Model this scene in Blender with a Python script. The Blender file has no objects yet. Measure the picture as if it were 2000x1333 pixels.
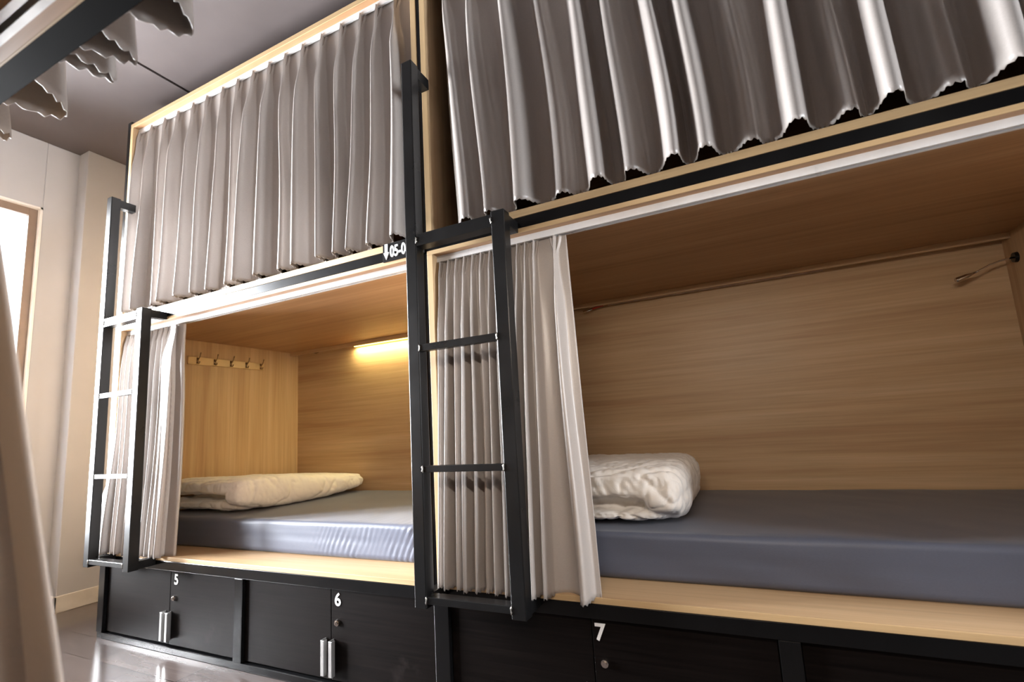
import bpy, bmesh, math, random
from mathutils import Vector, Matrix, noise
PI = math.pi
sc = bpy.context.scene
COL = sc.collection

# ------------------------------------------------------------------ camera
cam_d = bpy.data.cameras.new('camera')
cam = bpy.data.objects.new('camera', cam_d)
COL.objects.link(cam)
sc.camera = cam
CAM = Vector((1.6761, -1.4643, 0.97))
YAW, PITCH, ROLL, FPX = 0.4208, 0.1398, -0.0616, 922.15
def cam_axes():
    cy, sy, cp, sp = math.cos(YAW), math.sin(YAW), math.cos(PITCH), math.sin(PITCH)
    fwd = Vector((-sy*cp, cy*cp, sp)); right = Vector((cy, sy, 0)); up = right.cross(fwd)
    cr, sr = math.cos(ROLL), math.sin(ROLL)
    return cr*right+sr*up, -sr*right+cr*up, fwd
r_, u_, f_ = cam_axes()
cam.matrix_world = Matrix(((r_.x, u_.x, -f_.x, CAM.x), (r_.y, u_.y, -f_.y, CAM.y), (r_.z, u_.z, -f_.z, CAM.z), (0, 0, 0, 1)))
cam_d.sensor_width = 36.0
cam_d.lens = FPX/2000*36.0
cam_d.shift_x = -32.157/2000
cam_d.shift_y = 36.581/2000
cam_d.clip_start = 0.02
cam_d.dof.use_dof = True; cam_d.dof.focus_distance = 1.95; cam_d.dof.aperture_fstop = 2.8

# ------------------------------------------------------------------ world, light, exposure
sc.view_settings.view_transform = 'Standard'
sc.view_settings.look = 'None'
sc.view_settings.gamma = 1
sc.view_settings.exposure = 0.12
world = bpy.data.worlds.new('world'); sc.world = world
world.use_nodes = True
wb = world.node_tree.nodes['Background']
wb.inputs[0].default_value = (0.80, 0.90, 1.0, 1); wb.inputs[1].default_value = 6.0

def area(name, loc, direction, sx, sy, power, color, spread=PI):
    d = bpy.data.lights.new(name, 'AREA'); d.shape = 'RECTANGLE'; d.size = sx; d.size_y = sy
    d.energy = power; d.color = color; d.spread = spread
    o = bpy.data.objects.new(name, d); COL.objects.link(o); o.location = loc
    o.rotation_euler = Vector(direction).to_track_quat('-Z', 'Y').to_euler()
    return o
# daylight at the left window (outside the glass), and an added fill lamp beyond the unseen right end wall
area('window_daylight', (-2.95, -0.86, 1.60), (1, 0.0, -0.06), 1.15, 2.1, 820, (0.95, 0.97, 1.0))
sun_d = bpy.data.lights.new('sun', 'SUN'); sun_d.energy = 8.5; sun_d.angle = math.radians(7); sun_d.color = (0.93, 0.96, 1.0)
sun = bpy.data.objects.new('sun', sun_d); COL.objects.link(sun); sun.location = (-5, -3, 3)
sun.rotation_euler = Vector((1, 0.50, -0.20)).to_track_quat('-Z', 'Y').to_euler()
area('aisle_end_fill', (5.6, -0.58, 1.7), (-1, 0, 0), 0.9, 1.6, 170, (0.93, 0.96, 1.0))  # added fill light, its source out of view

# ------------------------------------------------------------------ node helpers
def mat(name):
    m = bpy.data.materials.new(name); m.use_nodes = True
    nt = m.node_tree; b = nt.nodes['Principled BSDF']
    return m, nt, b
def ramp(nt, fac, stops):
    r = nt.nodes.new('ShaderNodeValToRGB')
    while len(r.color_ramp.elements) < len(stops): r.color_ramp.elements.new(0.5)
    for e, (p, c) in zip(r.color_ramp.elements, stops):
        e.position = p; e.color = (*c, 1)
    nt.links.new(fac, r.inputs[0]); return r.outputs[0]
def noise_tex(nt, scale3, scale=1.0, detail=4, rough=0.5, coord='Object', dist=0.0):
    tc = nt.nodes.new('ShaderNodeTexCoord'); mp = nt.nodes.new('ShaderNodeMapping')
    mp.inputs['Scale'].default_value = scale3
    n = nt.nodes.new('ShaderNodeTexNoise'); n.inputs['Scale'].default_value = scale
    n.inputs['Detail'].default_value = detail; n.inputs['Roughness'].default_value = rough
    n.inputs['Distortion'].default_value = dist
    nt.links.new(tc.outputs[coord], mp.inputs['Vector']); nt.links.new(mp.outputs[0], n.inputs['Vector'])
    return n.outputs['Fac']
def mixc(nt, fac, a, b, mode='MIX'):
    m = nt.nodes.new('ShaderNodeMix'); m.data_type = 'RGBA'; m.blend_type = mode
    if isinstance(fac, (int, float)): m.inputs[0].default_value = fac
    else: nt.links.new(fac, m.inputs[0])
    for i, c in ((6, a), (7, b)):
        if isinstance(c, tuple): m.inputs[i].default_value = (*c, 1)
        else: nt.links.new(c, m.inputs[i])
    return m.outputs[2]
def bump(nt, b, h, strength, dist=0.002):
    n = nt.nodes.new('ShaderNodeBump'); n.inputs['Strength'].default_value = strength
    n.inputs['Distance'].default_value = dist
    nt.links.new(h, n.inputs['Height']); nt.links.new(n.outputs[0], b.inputs['Normal'])

def wood(name, axis, dark, mid, light, rough=0.42):
    m, nt, b = mat(name)
    lo, hi = 0.55, 11.0
    s = [hi]*3; s['xyz'.index(axis)] = lo
    broad = noise_tex(nt, tuple(s), 1.0, 3, 0.55, dist=0.35)
    s2 = [70.0]*3; s2['xyz'.index(axis)] = 1.6
    fine = noise_tex(nt, tuple(s2), 1.0, 5, 0.65)
    c = ramp(nt, broad, [(0.30, dark), (0.46, mid), (0.52, mid), (0.70, light)])
    f = ramp(nt, fine, [(0.3, (0.80, 0.78, 0.74)), (0.7, (1.08, 1.07, 1.06))])
    out = mixc(nt, 0.8, c, f, 'MULTIPLY')
    nt.links.new(out, b.inputs['Base Color'])
    b.inputs['Roughness'].default_value = rough
    b.inputs['Specular IOR Level'].default_value = 0.35
    bump(nt, b, fine, 0.05, 0.001)
    return m
WD = (0.45, 0.288, 0.162); WM = (0.55, 0.382, 0.225); WL = (0.61, 0.44, 0.275)
M = {}
M['wood_x'] = wood('oak_laminate_lengthwise', 'x', WD, WM, WL)
M['wood_z'] = wood('oak_laminate_upright', 'z', WD, WM, WL)
M['wood_y'] = wood('oak_laminate_crosswise', 'y', WD, WM, WL)
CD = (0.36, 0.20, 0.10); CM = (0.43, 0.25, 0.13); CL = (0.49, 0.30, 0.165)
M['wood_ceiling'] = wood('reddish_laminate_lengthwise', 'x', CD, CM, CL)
M['edge'] = wood('pale_edge_banding', 'x', (0.48, 0.33, 0.175), (0.53, 0.37, 0.20), (0.56, 0.40, 0.225), 0.45)
M['edge_z'] = wood('pale_edge_banding_upright', 'z', (0.48, 0.33, 0.175), (0.53, 0.37, 0.20), (0.56, 0.40, 0.225), 0.45)

def plain(name, col, rough=0.5, metal=0.0, spec=0.5, nscale=None, var=0.1, bmp=0.0, rv=0.08):
    m, nt, b = mat(name)
    n = noise_tex(nt, (1, 1, 1), nscale or 8.0, 5, 0.6)
    lo = tuple(max(0, c*(1-var)) for c in col); hi = tuple(min(1, c*(1+var)) for c in col)
    nt.links.new(ramp(nt, n, [(0.3, lo), (0.7, hi)]), b.inputs['Base Color'])
    rr = nt.nodes.new('ShaderNodeMapRange'); nt.links.new(n, rr.inputs[0])
    rr.inputs[3].default_value = max(0.03, rough-rv); rr.inputs[4].default_value = min(1, rough+rv)
    nt.links.new(rr.outputs[0], b.inputs['Roughness'])
    b.inputs['Metallic'].default_value = metal; b.inputs['Specular IOR Level'].default_value = spec
    if bmp: bump(nt, b, n, bmp)
    return m
M['steel'] = plain('black_painted_steel', (0.0045, 0.0046, 0.005), 0.19, 0, 0.34, 4, 0.15, 0, 0.04)
M['ladder_steel'] = plain('satin_black_ladder_paint', (0.008, 0.008, 0.0085), 0.30, 0, 0.30, 5, 0.2, 0, 0.10)
M['matte_steel'] = plain('matt_black_steel', (0.006, 0.006, 0.0065), 0.6, 0, 0.02, 9, 0.15)
M['weld'] = plain('bare_weld_metal', (0.45, 0.43, 0.40), 0.35, 1, 0.5, 60, 0.3, 0.3)
M['white_rail'] = plain('white_enamel_rail', (0.72, 0.72, 0.73), 0.30)
M['white_plastic'] = plain('white_plastic', (0.75, 0.73, 0.70), 0.4)
M['wall'] = plain('pale_wall_paint', (0.445, 0.455, 0.485), 0.75, 0, 0.3, 3, 0.03)
M['wall_dark'] = plain('taupe_wall_paint', (0.25, 0.22, 0.20), 0.8, 0, 0.3, 3, 0.05)
M['ceiling'] = plain('grey_brown_ceiling_paint', (0.105, 0.088, 0.086), 0.42, 0, 0.4, 2.2, 0.10)
M['joint'] = plain('ceiling_joint', (0.06, 0.052, 0.052), 0.6)
M['window_frame'] = plain('brown_window_frame', (0.20, 0.145, 0.11), 0.45)
M['reveal'] = plain('white_reveal_paint', (0.80, 0.78, 0.76), 0.6)
M['skirting'] = plain('white_skirting_board', (0.66, 0.64, 0.60), 0.5)
M['aluminium'] = plain('brushed_aluminium', (0.62, 0.61, 0.60), 0.33, 0.85, 0.5, 40, 0.06)
M['chrome'] = plain('chrome', (0.72, 0.68, 0.64), 0.16, 1.0, 0.5, 30, 0.05)
M['number'] = plain('white_number_paint', (0.82, 0.82, 0.82), 0.5)
M['sign_black'] = plain('black_acrylic', (0.012, 0.012, 0.013), 0.2)
M['rack_wood'] = plain('pale_varnished_wood', (0.62, 0.44, 0.22), 0.3, 0, 0.5, 10, 0.1)
M['brass'] = plain('dull_brass', (0.30, 0.21, 0.12), 0.35, 0.9, 0.5, 20, 0.2)
M['red_wire'] = plain('red_wire_sleeve', (0.45, 0.04, 0.02), 0.4)
M['tube_off'] = plain('frosted_tube', (0.55, 0.42, 0.36), 0.4)

def locker_mat():
    m, nt, b = mat('dark_brown_laminate')
    n = noise_tex(nt, (2.0, 2.0, 110.0), 1.0, 5, 0.6)
    sm = noise_tex(nt, (1, 1, 1), 5.0, 4, 0.65)
    c = ramp(nt, n, [(0.3, (0.0030, 0.0022, 0.0021)), (0.72, (0.008, 0.0058, 0.0052))])
    s = ramp(nt, sm, [(0.62, (0, 0, 0)), (0.80, (0.014, 0.011, 0.0105))])
    nt.links.new(mixc(nt, 1.0, c, s, 'ADD'), b.inputs['Base Color'])
    b.inputs['Roughness'].default_value = 0.42; b.inputs['Specular IOR Level'].default_value = 0.06
    bump(nt, b, n, 0.12, 0.001)
    return m
M['locker'] = locker_mat()

def fabric(name, col, sheen=0.25, rough=0.42, spec=0.5, through=0.0):
    m, nt, b = mat(name)
    w = noise_tex(nt, (160, 160, 900), 1.0, 2, 0.5)
    lo = tuple(c*0.93 for c in col); hi = tuple(c*1.05 for c in col)
    nt.links.new(ramp(nt, w, [(0.3, lo), (0.7, hi)]), b.inputs['Base Color'])
    b.inputs['Roughness'].default_value = rough
    b.inputs['Specular IOR Level'].default_value = spec
    b.inputs['Sheen Weight'].default_value = sheen
    b.inputs['Sheen Roughness'].default_value = 0.4
    bump(nt, b, w, 0.08, 0.0008)
    if through:
        t = nt.nodes.new('ShaderNodeBsdfTranslucent'); t.inputs[0].default_value = (*[c*1.3 for c in col], 1)
        mx = nt.nodes.new('ShaderNodeMixShader'); mx.inputs[0].default_value = through
        nt.links.new(b.outputs[0], mx.inputs[1]); nt.links.new(t.outputs[0], mx.inputs[2])
        nt.links.new(mx.outputs[0], nt.nodes['Material Output'].inputs[0])
    return m
M['curtain'] = fabric('taupe_satin_curtain', (0.43, 0.39, 0.365), 0.12, 0.39, 0.85, 0.05)
M['sheet'] = fabric('slate_blue_sheet', (0.098, 0.112, 0.160), 0.15, 0.5, 0.4)
def duvet_mat():
    m, nt, b = mat('white_cotton_duvet')
    n = noise_tex(nt, (1, 1, 1), 14.0, 6, 0.6, dist=0.6)
    b.inputs['Base Color'].default_value = (0.84, 0.81, 0.775, 1)
    b.inputs['Roughness'].default_value = 0.85; b.inputs['Sheen Weight'].default_value = 0.2
    bump(nt, b, n, 0.35, 0.012)
    return m
M['duvet'] = duvet_mat()

def floor_mat():
    m, nt, b = mat('dark_glossy_floor_planks')
    tc = nt.nodes.new('ShaderNodeTexCoord')
    br = nt.nodes.new('ShaderNodeTexBrick')
    br.inputs['Scale'].default_value = 1.0; br.inputs['Mortar Size'].default_value = 0.0025
    br.inputs['Brick Width'].default_value = 0.62; br.inputs['Row Height'].default_value = 0.155
    br.inputs['Color1'].default_value = (0.105, 0.083, 0.076, 1); br.inputs['Color2'].default_value = (0.075, 0.060, 0.056, 1)
    br.inputs['Mortar'].default_value = (0.03, 0.024, 0.022, 1)
    nt.links.new(tc.outputs['Object'], br.inputs['Vector'])
    n = noise_tex(nt, (3, 40, 1), 1.0, 5, 0.6)
    f = ramp(nt, n, [(0.3, (0.7, 0.7, 0.7)), (0.7, (1.2, 1.2, 1.2))])
    nt.links.new(mixc(nt, 0.8, br.outputs['Color'], f, 'MULTIPLY'), b.inputs['Base Color'])
    b.inputs['Roughness'].default_value = 0.16; b.inputs['Specular IOR Level'].default_value = 0.5
    bump(nt, b, br.outputs['Fac'], -0.15, 0.002)
    return m
M['floor'] = floor_mat()
def glass_mat():
    m, nt, b = mat('window_glass')
    nt.nodes.remove(b)
    t = nt.nodes.new('ShaderNodeBsdfTransparent'); g = nt.nodes.new('ShaderNodeBsdfGlossy')
    g.inputs['Roughness'].default_value = 0.02
    fr = nt.nodes.new('ShaderNodeFresnel'); fr.inputs[0].default_value = 1.45
    mx = nt.nodes.new('ShaderNodeMixShader'); nt.links.new(fr.outputs[0], mx.inputs[0])
    nt.links.new(t.outputs[0], mx.inputs[1]); nt.links.new(g.outputs[0], mx.inputs[2])
    nt.links.new(mx.outputs[0], nt.nodes['Material Output'].inputs[0])
    return m
M['glass'] = glass_mat()
def emit_mat(name, col, s):
    m, nt, b = mat(name)
    n = noise_tex(nt, (1, 1, 1), 30.0, 1)
    nt.links.new(ramp(nt, n, [(0, col), (1, col)]), b.inputs['Emission Color'])
    b.inputs['Emission Strength'].default_value = s
    b.inputs['Base Color'].default_value = (*col, 1)
    return m
M['led_on'] = emit_mat('lit_yellow_diffuser', (1.0, 0.78, 0.22), 5.0)

M['fill_warm'] = emit_mat('fill_strip_diffuser', (1.0, 0.88, 0.72), 4.0)  # glow of the added fill strips

# ------------------------------------------------------------------ mesh helpers
def put(name, bm, m, parent=None, smooth=False, bevel=0, loc=None):
    me = bpy.data.meshes.new(name)
    bmesh.ops.recalc_face_normals(bm, faces=bm.faces)
    if parent is not None:
        bmesh.ops.translate(bm, verts=bm.verts, vec=-ROOTLOC[parent.name])
    bm.to_mesh(me); bm.free()
    ms = m if isinstance(m, (list, tuple)) else [m]
    for q in ms: me.materials.append(q)
    if smooth:
        for p in me.polygons: p.use_smooth = True
    o = bpy.data.objects.new(name, me); COL.objects.link(o)
    if parent is not None:
        o.parent = parent; ROOTLOC[o.name] = ROOTLOC[parent.name]
    else: ROOTLOC[o.name] = Vector((0, 0, 0))
    if bevel:
        md = o.modifiers.new('bevel', 'BEVEL'); md.width = bevel; md.segments = 2; md.limit_method = 'ANGLE'
    return o
ROOTLOC = {}
def root(name, loc):
    o = bpy.data.objects.new(name, None); COL.objects.link(o); o.location = loc
    o.empty_display_size = 0.05
    ROOTLOC[o.name] = Vector(loc); return o
def tag(o, label, cat, group=None, kind=None):
    if label: o['label'] = label
    if cat: o['category'] = cat
    if group: o['group'] = group
    if kind: o['kind'] = kind
    return o
def struct(o, label=None, cat=None):
    o['kind'] = 'structure'
    if label: o['label'] = label
    if cat: o['category'] = cat
    return o
def BM(): return bmesh.new()
def bx(bm, x0, x1, y0, y1, z0, z1, mi=0):
    v = [bm.verts.new((x, y, z)) for x in (x0, x1) for y in (y0, y1) for z in (z0, z1)]
    for f in ((0, 1, 3, 2), (4, 6, 7, 5), (0, 4, 5, 1), (2, 3, 7, 6), (0, 2, 6, 4), (1, 5, 7, 3)):
        bm.faces.new([v[i] for i in f]).material_index = mi
    return bm
def box(*a): return bx(BM(), *a)
def tube(bm, pts, rad, n=10, cap=True):
    pts = [Vector(p) for p in pts]; rings = []
    if not isinstance(rad, (list, tuple)): rad = [rad]*len(pts)
    prev = None
    for i, p in enumerate(pts):
        d = (pts[min(i+1, len(pts)-1)]-pts[max(i-1, 0)]).normalized()
        if prev is None:
            a = d.cross(Vector((0, 0, 1)))
            if a.length < 1e-3: a = d.cross(Vector((1, 0, 0)))
        else: a = prev - d*prev.dot(d)
        a.normalize(); prev = a; b = d.cross(a)
        rings.append([bm.verts.new(p+rad[i]*(math.cos(2*PI*k/n)*a+math.sin(2*PI*k/n)*b)) for k in range(n)])
    for r0, r1 in zip(rings, rings[1:]):
        for k in range(n):
            bm.faces.new((r0[k], r0[(k+1) % n], r1[(k+1) % n], r1[k]))
    if cap:
        bm.faces.new(rings[0][::-1]); bm.faces.new(rings[-1])
    return bm
def sphere(bm, c, r, sc3=(1, 1, 1), seg=12):
    res = bmesh.ops.create_uvsphere(bm, u_segments=seg, v_segments=max(6, seg//2), radius=r)
    for v in res['verts']:
        v.co = Vector((v.co.x*sc3[0], v.co.y*sc3[1], v.co.z*sc3[2]))+Vector(c)
def text_mesh(name, s, size, loc, m, parent, bold=0.0, extrude=0.001, rotz=0.0, sx=1.0, shear=0.0):
    cu = bpy.data.curves.new(name+'_outline', 'FONT'); cu.body = s; cu.size = size; cu.offset = bold*size
    cu.extrude = extrude; cu.align_x = 'LEFT'
    tmp = bpy.data.objects.new('tmp', cu); COL.objects.link(tmp)
    dg = bpy.context.evaluated_depsgraph_get()
    me = bpy.data.meshes.new_from_object(tmp.evaluated_get(dg))
    bpy.data.objects.remove(tmp)
    mt = Matrix.Translation(Vector(loc)-ROOTLOC[parent.name]) @ Matrix.Rotation(rotz, 4, 'Z') @ Matrix.Rotation(PI/2, 4, 'X') @ Matrix.Diagonal((sx, 1, 1, 1))
    me.transform(mt); me.materials.clear(); me.materials.append(m); me.name = name
    o = bpy.data.objects.new(name, me); COL.objects.link(o); o.parent = parent
    return o

# ------------------------------------------------------------------ the room
WX = -2.47          # face of the window wall
CZ = 3.10           # ceiling height
struct(put('floor', box(-2.8, 5.6, -2.6, 1.5, -0.1, 0.0), M['floor']), 'dark glossy plank floor', 'floor')
bm = BM()
bx(bm, -2.8, -1.178, -2.6, 1.5, CZ, CZ+0.08); bx(bm, -1.158, 0.35, -2.6, 1.5, CZ, CZ+0.08)
bx(bm, 0.362, 1.90, -2.6, 1.5, CZ, CZ+0.08); bx(bm, 1.912, 5.6, -2.6, 1.5, CZ, CZ+0.08)
bx(bm, -2.8, 5.6, -2.6, 1.5, CZ+0.012, CZ+0.1, 1)
struct(put('ceiling', bm, [M['ceiling'], M['joint']]), 'dark grey-brown panelled ceiling', 'ceiling')
# window wall with a real opening
WY0, WY1, WZ0, WZ1 = -1.85, -0.05, 0.35, 2.625
bm = BM()
bx(bm, -2.62, WX, WY1, 1.5, 0, CZ); bx(bm, -2.62, WX, -2.6, WY0, 0, CZ)
bx(bm, -2.62, WX, WY0, WY1, WZ1, CZ); bx(bm, -2.62, WX, WY0, WY1, 0, WZ0)
bx(bm, WX-0.01, -2.35, 0.12, 1.5, 0, CZ)
struct(put('wall_left', bm, M['wall'], bevel=0.004), 'pale painted end wall with a boxed-out column', 'wall')
struct(put('wall_back', box(-2.8, 5.6, 1.32, 1.5, 0, CZ), M['wall_dark']), 'wall behind the bunks', 'wall')
struct(put('wall_front', box(-2.8, 5.6, -2.6, -2.5, 0, CZ), M['wall_dark']), 'wall behind the opposite bunks', 'wall')
bm = BM()
bx(bm, 5.2, 5.35, -2.6, -1.1, 0, CZ); bx(bm, 5.2, 5.35, -0.1, 1.5, 0, CZ); bx(bm, 5.2, 5.35, -1.1, -0.1, 2.5, CZ); bx(bm, 5.2, 5.35, -1.1, -0.1, 0, 0.9)
struct(put('wall_right', bm, M['wall']), 'far end wall', 'wall')
bm = BM()
bx(bm, WX, WX+0.014, WY0, 0.12, 0, 0.10); bx(bm, -2.35, -2.336, 0.106, 1.3, 0, 0.10); bx(bm, WX+0.014, -2.336, 0.106, 0.12, 0, 0.10)
struct(put('baseboard_left', bm, M['skirting'], bevel=0.003), 'white skirting board along the end wall', 'baseboard')
# window
w = root('window_1', (-2.54, -0.95, WZ0)); struct(w, 'tall bright window in the end wall', 'window')
bm = BM()
fx0, fx1 = -2.56, -2.50
for a in ((WY1-0.055, WY1-0.012, WZ0+0.01, WZ1-0.012), (WY0+0.01, WY0+0.06, WZ0+0.01, WZ1-0.012)):
    bx(bm, fx0, fx1, *a)
bx(bm, fx0, fx1, WY0+0.06, WY1-0.055, WZ1-0.062, WZ1-0.012); bx(bm, fx0, fx1, WY0+0.06, WY1-0.055, WZ0+0.01, WZ0+0.06)
bx(bm, fx0, fx1, -0.975, -0.925, WZ0+0.06, WZ1-0.062)
put('window_frame', bm, M['window_frame'], w, bevel=0.002)
bm = BM()
bx(bm, -2.6, WX+0.004, WY1-0.012, WY1, WZ0, WZ1); bx(bm, -2.6, WX+0.004, WY0, WY0+0.01, WZ0, WZ1)
bx(bm, -2.6, WX+0.004, WY0, WY1, WZ1-0.012, WZ1); bx(bm, -2.6, WX+0.03, WY0, WY1, WZ0-0.01, WZ0+0.01)
put('window_reveal', bm, M['reveal'], w)
put('window_pane', box(-2.534, -2.529, WY0+0.05, WY1-0.05, WZ0+0.05, WZ1-0.05), M['glass'], w)

w = root('fill_window', (5.28, -0.6, 0.9)); struct(w, 'unseen window at the far end of the aisle, added for fill light', 'window')  # unseen window, added to go with the fill lamp outside it
bm = BM()
for a in ((-1.1, -1.05, 0.9, 2.5), (-0.15, -0.1, 0.9, 2.5), (-1.05, -0.15, 0.9, 0.95), (-1.05, -0.15, 2.45, 2.5)): bx(bm, 5.25, 5.31, *a)
put('window_frame', bm, M['window_frame'], w, bevel=0.002)
put('window_pane', box(5.278, 5.283, -1.06, -0.14, 0.94, 2.46), M['glass'], w)

# ------------------------------------------------------------------ steel frame of the bunk row
XA0, XA1, XB0, XB1 = -1.557, 0.592, 0.613, 2.795
DX = -0.15         # the opposite row is set a little further left
def steel_frame(s, off, label, XA0=XA0, XA1=XA1, XB0=XB0, XB1=XB1):
    # s = +1: facade at y=off facing -y ; s = -1: mirrored
    def Y(a, b): return (off+a, off+b) if s > 0 else (off-b, off-a)
    r = root('bunk_frame', (XA0, off, 0)); tag(r, label, 'bed frame')
    for x0, x1 in ((XA0-0.042, XA0-0.002), (XA1+0.001, XB0-0.001), (XB1+0.002, XB1+0.042)):
        put('post', box(x0, x1, *Y(0.004, 0.044), 0.0, 2.98), M['steel'], r, bevel=0.002)
    for x0, x1 in ((XA0-0.042, XA0-0.002), (XA1-0.008, XB0+0.01), (XB1+0.002, XB1+0.042)):
        put('rear_post', box(x0, x1, *Y(1.235, 1.275), 0.0, 2.98), M['steel'], r, bevel=0.002)
    for nm, z0, z1, ya in (('base_beam', 0.376, 0.420, 0.001), ('middle_beam', 1.6725, 1.7135, 0.001), ('floor_beam', 0.0, 0.028, 0.001)):
        if s < 0 and nm == 'middle_beam':
            put(nm, box(XA0, XB1, *Y(-0.044, 0.0), z0-0.012, z1), M['matte_steel'], r, bevel=0.002); continue
        put(nm, box(XA0, XB1, *Y(ya, 0.04), z0, z1), M['steel'], r, bevel=0.002)
    dx = XA0+1.557
    for (x0, x1) in ((-1.60+dx, -1.545+dx), (-0.486+dx, -0.434+dx), (0.594+dx, 0.655+dx), (1.686+dx, 1.738+dx), (2.74+dx, 2.80+dx)):
        put('divider_post', box(x0, x1, *Y(0.0, 0.035), 0.028, 0.376), M['steel'], r, bevel=0.002)
    return r
steel_frame(1, 0.0, 'black steel frame carrying the bunks, with posts and beams between the wooden boxes')
steel_frame(-1, -1.15, 'black steel beam at the top left corner, above the photographer, of the opposite bunks', XA0+DX, XA1+DX, XB0+DX, XB1+DX)

# ------------------------------------------------------------------ wooden sleeping boxes
def pod(x0, x1, zb0, zb1, zt0, zt1, s, off, label, group=None, trim=True, rail_z=None, t=0.026, depth=1.22):
    def Y(a, b): return (off+a, off+b) if s > 0 else (off-b, off-a)
    r = root('sleeping_pod', ((x0+x1)/2, off, zb0)); tag(r, label, 'bunk bed', group)
    E = 0.004
    def panel(nm, xx, yy, zz, m, me):
        p = put(nm, box(*xx, *yy, *zz), m, r, bevel=0.0012)
        return p
    put('floor_board', box(x0, x1, *Y(E, depth), zb0, zb1), M['wood_x'], r)
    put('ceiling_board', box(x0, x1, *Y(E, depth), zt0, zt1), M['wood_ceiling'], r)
    put('side_panel', box(x0, x0+t, *Y(E, depth), zb1, zt0), M['wood_z'], r)
    put('side_panel', box(x1-t, x1, *Y(E, depth), zb1, zt0), M['wood_z'], r)
    put('back_panel', box(x0+t, x1-t, *Y(1.19, depth), zb1, zt0), M['wood_x'], r)
    put('edge_strip', box(x0, x1, *Y(0, E), zb0, zb1), M['edge'], r, bevel=0.001)
    put('edge_strip', box(x0, x1, *Y(0, E), zt0, zt1), M['edge'], r, bevel=0.001)
    put('edge_strip', box(x0, x0+t, *Y(0, E), zb1, zt0), M['edge_z'], r, bevel=0.001)
    put('edge_strip', box(x1-t, x1, *Y(0, E), zb1, zt0), M['edge_z'], r, bevel=0.001)
    if trim:
        put('light_valance', box(x0+t, x1-t, *Y(1.115, 1.13), zt0-0.026, zt0), M['wood_x'], r, bevel=0.001)
    if rail_z:
        bm = BM()
        z0, z1 = rail_z
        bx(bm, x0+t, x1-t, *Y(0.030, 0.033), z0, z1); bx(bm, x0+t, x1-t, *Y(0.055, 0.058), z0, z1)
        bx(bm, x0+t, x1-t, *Y(0.033, 0.055), z1-0.004, z1)
        bx(bm, x0+t, x1-t, *Y(0.033, 0.040), z0, z0+0.003); bx(bm, x0+t, x1-t, *Y(0.048, 0.055), z0, z0+0.003)
        put('curtain_rail', bm, M['white_rail'] if s > 0 else M['aluminium'], r)
    return r
LZ = (0.421, 0.4395, 1.655, 1.672)
UZ = (1.7142, 1.742, 2.930, 2.955)
RL = (1.631, 1.655); RU = (2.904, 2.930)
GP = None
pod(XA0, XA1, *LZ, 1, 0, 'lower left oak box bunk, lit by a yellow strip, with coat rack', rail_z=RL)
pod(XB0, XB1, *LZ, 1, 0, 'large open lower right oak box bunk with a bendy reading lamp', rail_z=RL)
pod(XA0, XA1, *UZ, 1, 0, 'upper left oak box bunk, closed by a pleated curtain', rail_z=RU, trim=False)
pod(XB0, XB1, *UZ, 1, 0, 'upper right oak box bunk behind wide curtain folds, cut off by the frame', rail_z=RU, trim=False)
OFF = -1.15
pod(XA0+DX, XA1+DX, *LZ, -1, OFF, 'unseen lower oak box bunk of the opposite row nearest the window, added to block light', rail_z=RL, trim=False)  # out of view, put in to keep window light within the aisle
pod(XB0+DX, XB1+DX, *LZ, -1, OFF, 'lower oak box bunk of the opposite row, its dark ceiling in the top left corner', rail_z=RL, trim=False)
pod(XA0+DX, XA1+DX, *UZ, -1, OFF, 'unseen upper oak box bunk of the opposite row nearest the window, added to block light', rail_z=RU, trim=False)  # likewise unseen, put in as a light blocker
pod(XB0+DX, XB1+DX, *UZ, -1, OFF, 'upper oak box bunk of the opposite row, above the photographer', rail_z=RU, trim=False)

# ------------------------------------------------------------------ lockers under the bunks
def locker(x0, x1, seam, num, label, nx, full=True):
    r = root('locker', ((x0+x1)/2, 0.0, 0.03)); tag(r, label, 'locker')
    z0, z1 = 0.034, 0.372
    bm = BM()
    bx(bm, x0, x0+0.012, 0.034, 1.0, z0, z1); bx(bm, x1-0.012, x1, 0.034, 1.0, z0, z1)
    bx(bm, x0+0.012, x1-0.012, 0.99, 1.0, z0, z1); bx(bm, x0+0.012, x1-0.012, 0.034, 0.99, z0, z0+0.01); bx(bm, x0+0.012, x1-0.012, 0.034, 0.99, z1-0.01, z1)
    put('body', bm, M['locker'], r)
    for a, b in ((x0+0.002, seam-0.0015), (seam+0.0015, x1-0.002)):
        d = put('door', box(a, b, 0.016, 0.033, z0, z1), M['locker'], r, bevel=0.0015)
        hx = seam-0.030 if a < seam-0.1 else seam+0.012
        bm = BM()
        bx(bm, hx, hx+0.020, -0.012, -0.009, 0.056, 0.186)
        bx(bm, hx, hx+0.004, -0.012, 0.016, 0.056, 0.186); bx(bm, hx+0.016, hx+0.020, -0.012, 0.004, 0.056, 0.186)
        put('handle', bm, M['aluminium'], d, bevel=0.0012)
        if a > seam-0.1:
            bm = BM(); lx = seam+0.035
            tube(bm, [(lx, 0.016, 0.248), (lx, 0.008, 0.248)], [0.0125, 0.0115], 20)
            tube(bm, [(lx, 0.010, 0.248), (lx, 0.004, 0.248)], [0.0085, 0.0078], 20)
            bx(bm, lx-0.0012, lx+0.0012, 0.0025, 0.0042, 0.242, 0.254)
            put('lock', bm, M['chrome'], d, smooth=False)
            if num: text_mesh('number', num, 0.068, (nx, 0.0145, 0.312), M['number'], d, 0.018 if num != '7' else 0.024, 0.0008)
    return r
locker(-1.545, -0.486, -0.985, '5', 'black locker numbered 5 at the far left end of the row', -0.955)
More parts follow.
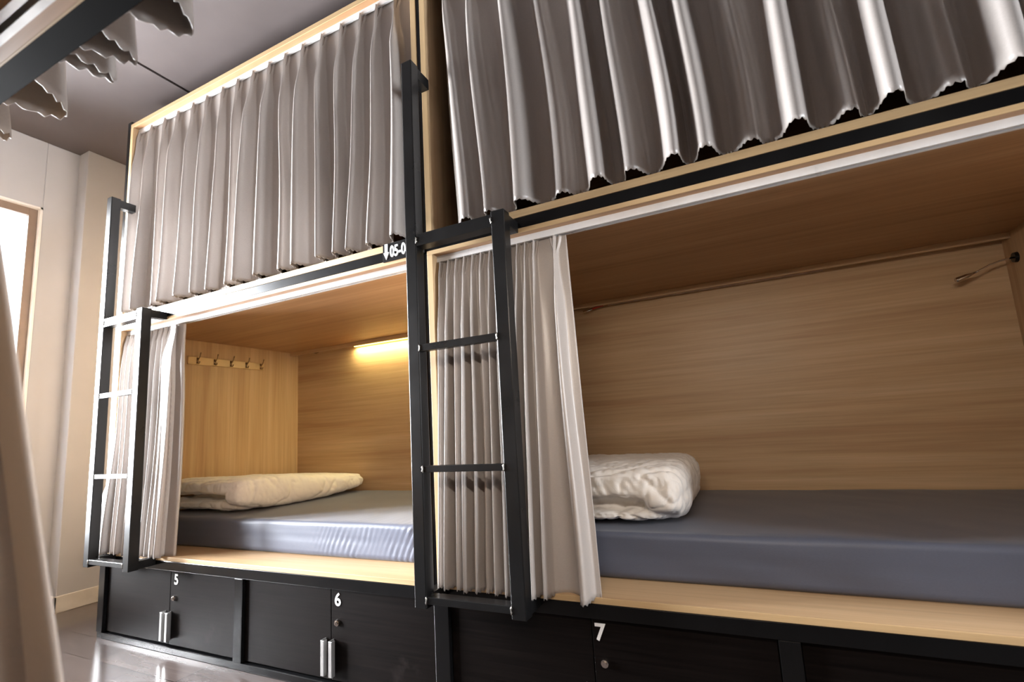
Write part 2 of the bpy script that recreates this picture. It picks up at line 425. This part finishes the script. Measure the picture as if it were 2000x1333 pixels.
locker(-0.434, 0.594, 0.084, '6', 'black locker numbered 6 left of the near ladder', 0.104)
locker(0.655, 1.686, 1.171, '7', 'black locker numbered 7 right of the near ladder foot', 1.180)
locker(1.738, 2.74, 2.24, '8', 'black locker at the bottom right corner, cut off by the frame', 2.26)

# ------------------------------------------------------------------ ladders
LY0, LY1 = -0.12, -0.075
def make_ladder():
    r = root('ladder', (0.606, LY0, 0.395))
    tag(r, 'near black steel ladder in the middle of the picture, between the two bays', 'ladder')
    def rail(x0, x1, zt):
        bm = BM(); bx(bm, x0, x1, LY0, LY1, 0.395, zt)
        return put('rail', bm, M['ladder_steel'], r, bevel=0.003)
    rail(0.606, 0.654, 2.405); rail(0.966, 1.016, 1.700)
    def weld(bm, x, z):
        random.seed(int(x*1000+z*100))
        pts = [(x+random.uniform(-.002, .002), LY0-0.0005, z-0.012+0.006*k) for k in range(5)]
        tube(bm, pts, [0.0012, 0.0030, 0.0018, 0.0032, 0.0012], 8)
    for z0, z1, d in ((1.645, 1.690, 0.045), (1.255, 1.280, 0.025), (0.836, 0.858, 0.022), (0.411, 0.434, 0.045)):
        g = put('rung', box(0.654, 0.966, LY0+0.001, LY0+d, z0, z1), M['ladder_steel'], r, bevel=0.0015)
        for wx in (0.654, 0.966):
            bm = BM(); weld(bm, wx, (z0+z1)/2); put('weld', bm, M['weld'], g, smooth=True)
    for x0, x1, z0, z1 in ((0.610, 0.650, 2.355, 2.400), (0.972, 1.012, 1.655, 1.695), (0.610, 0.650, 0.398, 0.436), (0.972, 1.012, 0.398, 0.436)):
        put('bracket', box(x0, x1, LY1, 0.000, z0, z1), M['ladder_steel'], r, bevel=0.0015)
    return r
def copy_tree(o, parent=None):
    c = o.copy(); COL.objects.link(c)
    if parent: c.parent = parent
    for ch in list(o.children): copy_tree(ch, c)
    return c
lad = make_ladder()
bpy.context.view_layer.update()
l2 = copy_tree(lad); l2.location = Vector((0.606-2.10, LY0, 0.395))
l2['label'] = 'far black steel ladder at the left end, catching bright window light'

# ------------------------------------------------------------------ curtains
def sst(a, b, x):
    t = max(0.0, min(1.0, (x-a)/(b-a))); return t*t*(3-2*t)
def lerp(a, b, t): return a+(b-a)*t
def curtain(label, folds, ztop, zbot, ybase, s=1, hem_edge=None, seed=1, body_w=0.42, amp=0.045, left=None, right=None,
            over=-1.0, yfun=None, xfun=None, group=None, header=True, ybot=0.0, carriers=True, lam=0.027, sc_h=0.008, top_y=0.0, edge_scallop=0.0, lower=False, s_fold=False, flare_left=False, noise_a=0.004, mat_=None):
    """folds: list of (x_top, x_bottom, amp_scale, width_scale)"""
    rnd = random.Random(seed)
    n = len(folds)
    H = ztop-zbot
    zs = [0, .006, .02, .035, .05, .062, .072, .08, .09, .105, .125, .15, .18, .22, .27, .33]
    z = .33
    while z < H-0.07: z += (0.0055 if edge_scallop else 0.055); zs.append(z)
    zs = [q for q in zs if q < H-0.015]+[H-0.012, H]
    # fixed column layout (fold / gap)
    NF = 26
    gaps = []
    for k in range(n+1):
        if k == 0: g = (folds[0][0]-left[0]) if left else 0.0
        elif k == n: g = (right[0]-folds[-1][0]) if right else 0.0
        else: g = folds[k][0]-folds[k-1][0]
        gaps.append(max(2, min(14, int(g/0.008))) if (k not in (0, n) or g > 0.005) else 0)
    rows = []
    fr = [(rnd.uniform(-1, 1), rnd.uniform(-1, 1), rnd.uniform(0, 9)) for _ in range(n+1)]
    sp_t = []
    for k in range(n):
        nb = []
        if k > 0: nb.append(folds[k][1]-folds[k-1][1])
        if k < n-1: nb.append(folds[k+1][1]-folds[k][1])
        sp_t.append(min(nb) if nb else 0.1)
    for d in zs:
        t = d/H
        row = []
        def cxy(k):
            f = folds[k]
            cx = lerp(f[0], f[1], sst(0.02, 1.0, t)**0.9)
            cx += 0.006*math.sin(t*5+fr[k][2])*sst(0.05, .4, t)*min(1, sp_t[k]/0.1)
            return cx
        def width(k):
            W = body_w*sp_t[k]*folds[k][3]
            wt, wp = min(0.026, .40*sp_t[k]), min(0.0055, .16*sp_t[k])
            if not header: wt = wp = W*0.8
            a = lerp(wt, wp, sst(0, .075, d))
            return lerp(a, lerp(W*0.62, W, sst(.1, .9, t)), sst(.08, .26, d))
        def ampl(k):
            A = amp*folds[k][2]
            at, ap = 0.020, 0.030
            if not header: at = ap = A*0.8
            a = lerp(at, ap, sst(0, .075, d))
            return lerp(a, A*(0.85+0.3*t), sst(.08, .30, d))
        def yb(x):
            y = ybase+top_y*(1-t)+ybot*t
            y += noise_a*2*noise.noise(Vector((x*3.0, t*2.2, seed*7.3)))*sst(0, .2, d)
            if yfun: y += yfun(x, t)
            return y
        segs = []
        cent = [cxy(k) for k in range(n)]; wid = [width(k) for k in range(n)]
        lx = lerp(left[0], left[1], sst(.45, 1, t) if flare_left else t) if left else cent[0]-wid[0]
        rx = lerp(right[0], right[1], t) if right else cent[-1]+wid[-1]
        for k in range(n+1):
            if gaps[k]:
                a = lx if k == 0 else cent[k-1]+wid[k-1]
                b = rx if k == n else cent[k]-wid[k]
                m_ = gaps[k]
                rng = range(0, m_) if k == 0 else range(1, m_)
                if k == n: rng = range(1, m_+1)
                vb = 0.010*fr[k][0]+0.006+(0.30*max(0, b-a-0.03) if lower else 0)
                for i in rng:
                    q = i/m_
                    x = lerp(a, b, q)
                    win = math.sin(PI*q) if 0 < k < n else math.sin(PI*q*0.5)
                    y = yb(x)+vb*min(1, abs(b-a)/0.06)*win*sst(.05, .4, d)
                    row.append((x, y))
            if k < n:
                W, A = wid[k], ampl(k); sk = 0.25*fr[k][1]
                ov = lerp(0.0, over, sst(.10, .5, d))
                for i in range(NF+1):
                    p = -1+2*i/NF
                    h = (1+math.cos(PI*p))/2
                    if header:
                        fing = 0.42+0.58*math.cos(6*PI*p*0.5)
                        h = lerp(h*fing*1.1, h, sst(.03, .085, d))
                    h2 = max(0.0, h)**0.8
                    x = cent[k]+W*(p-ov*math.sin(2*PI*p)/(2*PI)*-1) + sk*W*h*sst(.1, .6, d)
                    y = yb(cent[k])-A*h2
                    # small secondary crease
                    y += 0.0008*math.sin(p*7+fr[k][2])*sst(.2, .6, d)*min(1, W/0.03)
                    row.append((x, y))
        if s_fold:      # the free end doubles back on itself, its scalloped edge in front
            xr, yr = row[-1]; g_ = sst(.02, .2, d)
            wA, wB = 0.12*(.5+.5*g_)*(1+.5*t), 0.085*(.5+.5*g_)*(1+.5*t)
            for i in range(1, 7):
                a_ = PI*i/6; row.append((xr+0.007*math.sin(a_), yr-0.007*(1-math.cos(a_))))
            for i in range(1, 13): row.append((xr-wA*i/12, yr-0.014-0.006*math.sin(PI*i/12)))
            for i in range(1, 9):
                a_ = PI*i/8; row.append((xr-wA-0.012*math.sin(a_), yr-0.014-0.012*(1-math.cos(a_))))
            for i in range(1, 11): row.append((xr-wA+wB*i/10, yr-0.038-0.008*math.sin(PI*i/10)*g_))
        zz = ztop-d
        rows.append([Vector((x if not xfun else xfun(x, t), y, zz)) for x, y in row])
    # scalloped hem
    last = rows[-1]; acc = 0
    for i, v in enumerate(last):
        if i: acc += (v-last[i-1]).length
        last[i] = v.copy(); last[i].z -= sc_h*abs(math.sin(PI*acc/lam))
    if edge_scallop:
        for j, rw in enumerate(rows):
            rw[-1].x -= edge_scallop*(1-abs(math.sin(PI*rw[-1].z/0.030)))
    bm = BM(); vr = []
    for rw in rows:
        vr.append([bm.verts.new((v.x, v.y if s > 0 else 2*OFFY-v.y, v.z)) for v in rw])
    for a, b in zip(vr, vr[1:]):
        for i in range(len(a)-1): bm.faces.new((a[i], a[i+1], b[i+1], b[i]))
    xm = sum(v.x for v in rows[0])/len(rows[0])
    yl = ybase if s > 0 else 2*OFFY-ybase
    r = root('curtain', (xm, yl, ztop)); tag(r, label, 'curtain', group)
    o = put('cloth', bm, mat_ or M['curtain'], r, smooth=True)
    md = o.modifiers.new('thickness', 'SOLIDIFY'); md.thickness = 0.0016; md.offset = 0
    if carriers:
        for f in folds:
            bm = BM(); cx = f[0]
            bx(bm, cx-0.004, cx+0.004, -0.003+yl, 0.003+yl, ztop-0.012, ztop+0.010)
            bx(bm, cx-0.006, cx+0.006, -0.005+yl, 0.005+yl, ztop+0.010, ztop+0.016)
            put('glider', bm, M['white_plastic'], r)
    return r
OFFY = OFF/2

# upper left bunk: 17 pinch pleats
tops = [-1.521, -1.391, -1.257, -1.128, -0.985, -0.862, -0.724, -0.600, -0.476, -0.353, -0.235, -0.112, 0.018, 0.142, 0.262, 0.358, 0.466]
bots = [-1.500, -1.395, -1.235, -1.130, -0.965, -0.850, -0.735, -0.585, -0.495, -0.355, -0.215, -0.105, 0.060, 0.140, 0.225, 0.345, 0.478]
rn = random.Random(4)
F = [(a, b, rn.uniform(.75, 1.25), rn.uniform(.6, .95)) for a, b in zip(tops, bots)]
curtain('taupe satin curtain drawn across the whole upper left bunk, hung from pinch pleats', F, 2.914, 1.762, 0.046, seed=3,
        amp=0.056, body_w=0.42, over=0.35, left=(-1.527, -1.527), right=(0.545, 0.535), ybot=-0.012)
# upper right bunk
bx_ = [0.790, 0.905, 1.050, 1.185, 1.316, 1.434, 1.550, 1.655, 1.775, 1.907, 2.022, 2.129, 2.252, 2.370, 2.49, 2.60, 2.71]
F = []
sc_a = [.7, .8, 1.05, .6, 1.15, .95, 1.2, 1.15, .65, 1.2, .8, 1.25, .7, 1.2, 1, .8, 1]
for i, b in enumerate(bx_):
    F.append((0.72+(b-0.79)*1.03, b, sc_a[i], .75+0.25*(sc_a[i]-.6)))
curtain('taupe curtain with broad tubular folds across the upper right bunk, running out of frame', F, 2.914, 1.764, 0.046, seed=8,
        amp=0.064, body_w=0.52, over=0.5, left=(0.705, 0.760), right=(2.76, 2.76), ybot=-0.012)
# lower left bunk, pushed together at the left end
tp = [-1.518, -1.475, -1.43, -1.385, -1.34, -1.29, -1.24, -1.19, -1.145, -1.095, -1.04]
rn = random.Random(11)
F = []
for i, a in enumerate(tp):
    q = i/(len(tp)-1)
    b = lerp(-1.50, -1.06, q)+rn.uniform(-.006, .006)
    F.append((a, b, rn.uniform(.7, 1.2), rn.uniform(.75, 1.0)))
def flare(x, t):
    return -0.072*sst(-1.46, -1.57, x)*sst(.45, 1.0, t)
curtain('bunched taupe curtain behind the far ladder, hanging open at the lower left bunk', F, 1.628, 0.441, 0.044, seed=5,
        amp=0.042, body_w=0.42, over=0.4, left=(-1.528, -1.635), right=(-0.995, -0.985), yfun=flare, ybot=-0.020, noise_a=.005, edge_scallop=0.006, s_fold=True, flare_left=True)
# lower right bunk, pushed together at the left end with one loose last pleat
tp = [0.655, 0.692, 0.728, 0.764, 0.802, 0.838, 0.876, 0.912, 0.952, 0.990, 1.022, 1.056, 1.135]
bt = [0.645, 0.686, 0.722, 0.765, 0.805, 0.842, 0.880, 0.914, 0.945, 0.980, 1.010, 1.052, 1.168]
rn = random.Random(21)
F = [(a, b, rn.uniform(.7, 1.15), rn.uniform(.8, 1.1)) for a, b in zip(tp, bt)]
F[-1] = (1.135, 1.168, 1.2, .60); F[-2] = (1.056, 1.052, .9, .9)
curtain('bunched taupe curtain behind the near ladder, hanging open at the lower right bunk', F, 1.628, 0.440, 0.044, seed=6,
        amp=0.050, body_w=0.40, over=0.45, left=(0.645, 0.638), right=(1.175, 1.215), lower=True, ybot=-0.040, noise_a=.004)
# opposite row: upper curtain whose hem hangs over the beam
rn = random.Random(31)
F = [(-1.60+i*0.145, -1.60+i*0.145+[-.02, .02, 0, .025, -.015][i % 5], rn.uniform(.7, 1.3), rn.uniform(.8, 1.1)) for i in range(13)]
F2 = [(0.55, 0.375, 1.2, .95), (0.70, 0.565, 1.1, .6), (0.78, 0.65, 1.0, 1.1), (0.93, .82, 1.15, .9)]+[(1.05+i*.13, 1.05+i*.13, rn.uniform(.7, 1.2), .9) for i in range(12)]
curtain('dark hem of the curtain of the opposite upper bunk nearest the window, seen from below', F, 2.896, 1.738, -0.058, s=-1, seed=14,
        amp=0.075, body_w=0.5, over=0.4, left=(-1.66, -1.66), right=(0.30, 0.27), ybot=-0.010, sc_h=.012, lam=.035, top_y=0.09)
curtain('scalloped curtain hem hanging over the beam at the top left, from the opposite upper bunk', F2, 2.896, 1.738, -0.058, s=-1, seed=15,
        amp=0.070, body_w=0.5, over=0.2, left=(0.50, 0.31), right=(2.60, 2.60), ybot=-0.010, sc_h=.012, lam=.035, top_y=0.09)
# opposite row: lower curtain at the left picture edge, its free edge leaning outwards
F = [(0.505+0.024*i, 0.51+0.10*i, rn.uniform(.7, 1.1), .9) for i in range(6)]
curtain('brownish grey curtain at the bottom left picture edge, hanging at the opposite lower bunk', F, 1.628, 0.448, 0.060, s=-1, seed=16,
        amp=0.030, body_w=0.42, over=0.2, left=(0.495, 0.49), right=(0.68, 1.225), ybot=0.0, noise_a=.003)

# ------------------------------------------------------------------ mattresses
def mattress(x0, x1, label, ruffle, opp=None):
    y0, y1, z0, z1 = 0.179, 1.183, 0.4405, 0.593
    r = 0.022
    prof = []   # front bottom -> front top -> back top -> back bottom
    prof.append((y0+0.012, z0))
    N = 9
    for i in range(N+1): prof.append((y0, lerp(z0+0.012, z1-r, i/N)))
    for i in range(1, 6):
        a = i/6*PI/2; prof.append((y0+r-r*math.cos(a), z1-r+r*math.sin(a)))
    NT = 26
    for i in range(NT+1): prof.append((lerp(y0+r, y1-r, i/NT), z1))
    for i in range(1, 4):
        a = i/4*PI/2; prof.append((y1-r+r*math.sin(a), z1-r+r*math.cos(a)))
    prof += [(y1, z1-r), (y1, z0)]
    nx = 240
    bm = BM(); g = []
    for i in range(nx+1):
        q = i/nx; x = lerp(x0, x1, q)
        e = min(q, 1-q)*(x1-x0)
        row = []
        for (y, z) in prof:
            end = max(0, 1-e/0.02)
            dx = 0
            yy, zz = y, z
            if z > z1-0.03: zz -= 0.012*end*end
            yy += (0.010*end*end if y < y0+0.03 else 0)
            hf = max(0, 1-abs(y-y0)/0.02)      # on the front face
            v = (z-z0)/(z1-z0)
            # ruffles of the gathered corner of the fitted sheet
            for (cx, wd, am) in ruffle:
                wq = math.exp(-((x-cx)/wd)**2)
                yy += hf*am*wq*math.sin((x-0.07*v)*2*PI/0.030+3*noise.noise(Vector((x*9, z*7, 2))))*(0.25+0.75*math.sin(PI*min(1, v*0.9+.1)))*(0.35+1.5*max(0.0, 0.1+noise.noise(Vector((x*12, z*9, 8)))))
                if y > y0+0.02 and z > z1-0.004:
                    zz += am*0.16*wq*math.exp(-(y-y0)/0.25)*math.sin(x*2*PI/0.045+y*14+3*noise.noise(Vector((x*5, y*5, 4))))
            if hf > 0:
                yy += hf*0.004*noise.noise(Vector((x*4+z*14, z*9, 1.7)))
                yy += hf*0.0018*math.exp(-((v-.5)/.03)**2)
            if y > y0+0.02 and z > z1-0.004:
                zz += 0.0035*noise.noise(Vector((x*3.2+y*2.2, y*4.5-x, 3.1)))+0.0018*noise.noise(Vector((x*10+y*8, y*6, 5.1)))
            row.append(bm.verts.new((x, yy if opp is None else opp-yy, zz)))
        g.append(row)
    for a, b in zip(g, g[1:]):
        for i in range(len(a)-1): bm.faces.new((a[i], b[i], b[i+1], a[i+1]))
    bm.faces.new(g[0][::-1]); bm.faces.new(g[-1])
    bm.faces.new([rw[0] for rw in g]+[rw[-1] for rw in g][::-1])
    rt = root('mattress', ((x0+x1)/2, 0.68 if opp is None else opp-0.68, z0)); tag(rt, label, 'mattress')
    put('fitted_sheet', bm, M['sheet'], rt, smooth=True)
    return rt
mattress(XA0+0.03, XA1-0.03, 'slate grey mattress with gathered sheet, brightly lit, in the lower left bunk', [(0.42, 0.12, 0.0090), (0.02, 0.22, 0.0016)])
mattress(XB0+0.03+DX, XB1-0.03+DX, 'unseen dark mattress in the opposite lower bunk, added to cut bounced light', [], OFF)  # put in to cut light bouncing off the wooden bunk floor
mattress(XB0+0.03, XB1-0.03, 'slate blue mattress with smooth sheet in the shaded lower right bunk', [(0.75, 0.25, 0.0025)])

# ------------------------------------------------------------------ folded duvets
def superbox(bm, c, h, e=0.35, nu=48, nv=32):
    """rounded box (superellipsoid) centred at c with half sizes h"""
    def f(w, m): return math.copysign(abs(w)**m, w)
    rings = []
    for j in range(1, nv):
        v = -PI/2+PI*j/nv; ring = []
        for i in range(nu):
            u = 2*PI*i/nu
            ring.append(bm.verts.new((c[0]+h[0]*f(math.cos(v), e[1])*f(math.cos(u), e[0]), c[1]+h[1]*f(math.cos(v), e[1])*f(math.sin(u), e[0]), c[2]+h[2]*f(math.sin(v), e[1]))))
        rings.append(ring)
    for a, b in zip(rings, rings[1:]):
        for i in range(nu): bm.faces.new((a[i], a[(i+1) % nu], b[(i+1) % nu], b[i]))
    lo = bm.verts.new((c[0], c[1], c[2]-h[2])); hi = bm.verts.new((c[0], c[1], c[2]+h[2]))
    for i in range(nu):
        bm.faces.new((lo, rings[0][(i+1) % nu], rings[0][i])); bm.faces.new((hi, rings[-1][i], rings[-1][(i+1) % nu]))
def duvet(label, x0, x1, y0, y1, z0, Tf, Tb, seed, low=0.44, curl=0.0, wr=1.0):
    """a duvet folded over itself: two soft layers joined by the bend at the right"""
    T = Tf; h1 = T*low; cx, cy, hx, hy = (x0+x1)/2, (y0+y1)/2, (x1-x0)/2, (y1-y0)/2
    bm = BM()
    superbox(bm, (cx-0.03, cy+0.012, h1*0.5), (hx-0.035, hy-0.012, h1*0.505), (0.22, 0.55))
    superbox(bm, (cx-0.005, cy, h1+(T-h1)*0.5), (hx-0.006, hy, (T-h1)*0.505), (0.25, 0.50))
    superbox(bm, (x1-0.085-curl, cy, T*0.5), (0.085+curl, hy-0.004, T*0.50), (0.45, 0.75))
    bmesh.ops.recalc_face_normals(bm, faces=bm.faces)
    me = bpy.data.meshes.new('tmp'); bm.to_mesh(me); bm.free()
    tmp = bpy.data.objects.new('tmp', me); COL.objects.link(tmp)
    md = tmp.modifiers.new('r', 'REMESH'); md.mode = 'VOXEL'; md.voxel_size = 0.0065
    md2 = tmp.modifiers.new('s', 'SMOOTH'); md2.factor = 0.5; md2.iterations = 1
    dg = bpy.context.evaluated_depsgraph_get()
    me2 = bpy.data.meshes.new_from_object(tmp.evaluated_get(dg))
    bpy.data.objects.remove(tmp)
    bm = BM(); bm.from_mesh(me2); bm.normal_update()
    new = []
    for v in bm.verts:
        P, N = v.co, v.normal
        q = max(0, min(1, (P.y-y0)/(y1-y0))); top = max(0, N.z)
        side = 1-abs(N.z)
        d = noise.noise(Vector((P.x*3.0, P.y*3.0, P.z*3+seed)))*0.014
        # long soft wrinkles on top, running diagonally
        r1 = 1-abs(noise.noise(Vector((P.x*6+P.y*3, P.y*13-P.x*7, seed*2+P.z*5))))
        d -= (r1**6)*0.010-0.003
        r2 = 1-abs(noise.noise(Vector((P.x*20-P.y*8, P.y*38+P.x*12, seed*3+P.z*14))))
        d -= (r2**5)*0.0065*wr
        # short puckers across the rounded sides
        r3 = 1-abs(noise.noise(Vector((P.x*30+P.z*12, P.y*30+P.z*12, P.z*7+seed))))
        d -= (r3**4)*0.0060*side*wr
        new.append(P+N*d)
    for v, c in zip(bm.verts, new):
        q = max(0, min(1, (c.y-y0)/(y1-y0)))
        sc_ = lerp(1, Tb/Tf, sst(0, 1, q))
        v.co = Vector((c.x, c.y, z0+max(0.0005, c.z*sc_)))
    r = root('duvet', (cx, cy, z0)); tag(r, label, 'duvet')
    put('folded_cover', bm, M['duvet'], r, smooth=True)
    return r
duvet('thick white duvet folded square on the slate blue mattress, lower right bunk', 0.70, 1.460, 0.235, 1.02, 0.598, 0.215, 0.205, 3.0, low=0.31)
duvet('flat white duvet folded on the brightly lit mattress, lower left bunk', -1.50, -0.80, 0.235, 1.175, 0.598, 0.195, 0.130, 9.0, wr=0.4)

# ------------------------------------------------------------------ coat rack in the lower left bunk
r = root('coat_rack', (XA0+0.026, 0.62, 1.49)); tag(r, 'pale wooden coat rack with five hooks on the end panel of the lower left bunk', 'coat rack')
X = XA0+0.026
put('back_board', box(X, X+0.014, 0.36, 0.885, 1.497, 1.548), M['rack_wood'], r, bevel=0.003)
for k in range(5):
    y = 0.415+0.1105*k
    bm = BM()
    tube(bm, [(X+0.014, y, 1.527), (X+0.026, y, 1.530), (X+0.040, y, 1.545), (X+0.050, y, 1.572)], [0.0035, 0.003, 0.003, 0.004], 8)
    tube(bm, [(X+0.014, y, 1.515), (X+0.024, y, 1.504), (X+0.036, y, 1.503), (X+0.040, y, 1.516)], [0.003, 0.003, 0.003, 0.0035], 8)
    bx(bm, X+0.0135, X+0.017, y-0.006, y+0.006, 1.502, 1.542)
    put('hook', bm, M['brass'], r, smooth=True)

# ------------------------------------------------------------------ light strips behind the valances, and added fill strips opposite
def strip(x0, x1, on, label, oy=0, s=1, power=7.5, color=(1.0, 0.86, 0.42), m='led_on'):
    Y = lambda y: oy+s*y
    r = root('light_strip', ((x0+x1)/2, Y(1.16), 1.655)); tag(r, label, 'light')
    put('housing', box(x0, x1, min(Y(1.142), Y(1.184)), max(Y(1.142), Y(1.184)), 1.648, 1.6545), M['white_plastic'], r)
    bm = BM(); tube(bm, [(x0+0.004, Y(1.163), 1.640), (x1-0.004, Y(1.163), 1.640)], 0.0095, 12)
    put('diffuser_tube', bm, M[m] if on else M['tube_off'], r, smooth=True)
    if on:
        d = bpy.data.lights.new('strip_light', 'AREA'); d.shape = 'RECTANGLE'; d.size = x1-x0; d.size_y = 0.02
        d.energy = power; d.color = color
        o = bpy.data.objects.new('strip_light', d); COL.objects.link(o); o.parent = r
        o.location = (0, 0.003, -0.027); o.rotation_euler = (math.radians(50 if oy > OFF+0.5 and s < 0 else 0), 0, 0)
    return r
strip(-0.91, -0.05, True, 'lit yellow light strip under the ceiling at the back of the lower left bunk')
strip(1.02, 2.1, False, 'unlit light strip hidden behind the valance of the lower right bunk')
strip(1.3, 2.1, True, 'unseen warm white fill strip added under the front of the opposite lower bunk ceiling', OFF+1.01, -1, 13.5, (1.0, 0.87, 0.74), 'fill_warm')  # added to light the inside of the lower right bunk
strip(0.75, 1.7, True, 'unseen warm white fill strip added at the back of the opposite lower bunk', OFF, -1, 3, (1.0, 0.87, 0.74), 'fill_warm')  # added to brighten the curtain at the opposite lower bunk
def cable(pts, rads, m, m2, label, red=None):
    r = root('cable_end', pts[0]); tag(r, label, 'cable')
    bm = BM(); tube(bm, pts, rads, 10); put('plug', bm, m, r, smooth=True)
    if red:
        bm = BM(); tube(bm, red, 0.0055, 10); put('red_sleeve', bm, m2, r, smooth=True)
    return r
cable([(0.882, 1.138, 1.612), (0.905, 1.138, 1.613), (0.925, 1.14, 1.617), (0.940, 1.145, 1.625)], [0.004, 0.008, 0.007, 0.005], M['chrome'], M['red_wire'],
      'loose cable end with red sleeve poking out behind the valance, beside the near curtain', [(0.932, 1.143, 1.621), (0.96, 1.145, 1.628), (1.0, 1.15, 1.635)])
cable([(-1.29, 1.136, 1.628), (-1.27, 1.136, 1.628), (-1.25, 1.14, 1.634)], [0.005, 0.008, 0.005], M['brass'], None,
      'small dark cable end under the ceiling corner of the lower left bunk')

# ------------------------------------------------------------------ reading lamp
r = root('reading_lamp', (2.769, 1.10, 1.54)); tag(r, 'slim bendy chrome reading lamp in the top right corner of the lower right bunk', 'lamp')
bm = BM(); tube(bm, [(2.769, 1.10, 1.54), (2.757, 1.10, 1.54)], [0.022, 0.020], 20); put('wall_mount', bm, M['steel'], r, smooth=False)
bm = BM(); tube(bm, [(2.758, 1.10, 1.54), (2.74, 1.10, 1.539), (2.71, 1.10, 1.533), (2.68, 1.10, 1.524), (2.65, 1.10, 1.510), (2.625, 1.10, 1.498)], 0.0035, 10)
put('gooseneck', bm, M['chrome'], r, smooth=True)
bm = BM(); tube(bm, [(2.63, 1.10, 1.501), (2.61, 1.10, 1.493), (2.600, 1.10, 1.490), (2.585, 1.10, 1.484), (2.565, 1.10, 1.479), (2.560, 1.10, 1.478)],
                [0.0035, 0.007, 0.011, 0.012, 0.012, 0.010], 16)
put('lamp_head', bm, M['chrome'], r, smooth=True)

# ------------------------------------------------------------------ berth sign on the beam
r = root('berth_sign', (0.44, -0.004, 1.665)); tag(r, 'small black sign reading an arrow and 05-06 on the beam left of the near ladder', 'sign')
put('plate', box(0.398, 0.606, -0.0045, -0.0005, 1.668, 1.745), M['sign_black'], r, bevel=0.001)
bm = BM()
for (pts) in (((0.411, 1.742), (0.425, 1.742), (0.425, 1.706), (0.411, 1.706)), ((0.404, 1.706), (0.432, 1.706), (0.418, 1.676))):
    v0 = [bm.verts.new((x, -0.0050, z)) for x, z in pts]; v1 = [bm.verts.new((x, -0.0085, z)) for x, z in pts]
    n = len(pts)
    bm.faces.new(v0); bm.faces.new(v1[::-1])
    for i in range(n): bm.faces.new((v0[i], v0[(i+1) % n], v1[(i+1) % n], v1[i]))
put('arrow', bm, M['number'], r)
text_mesh('lettering', '05-06', 0.066, (0.437, -0.0065, 1.684), M['number'], r, 0.022, 0.002, sx=0.66)
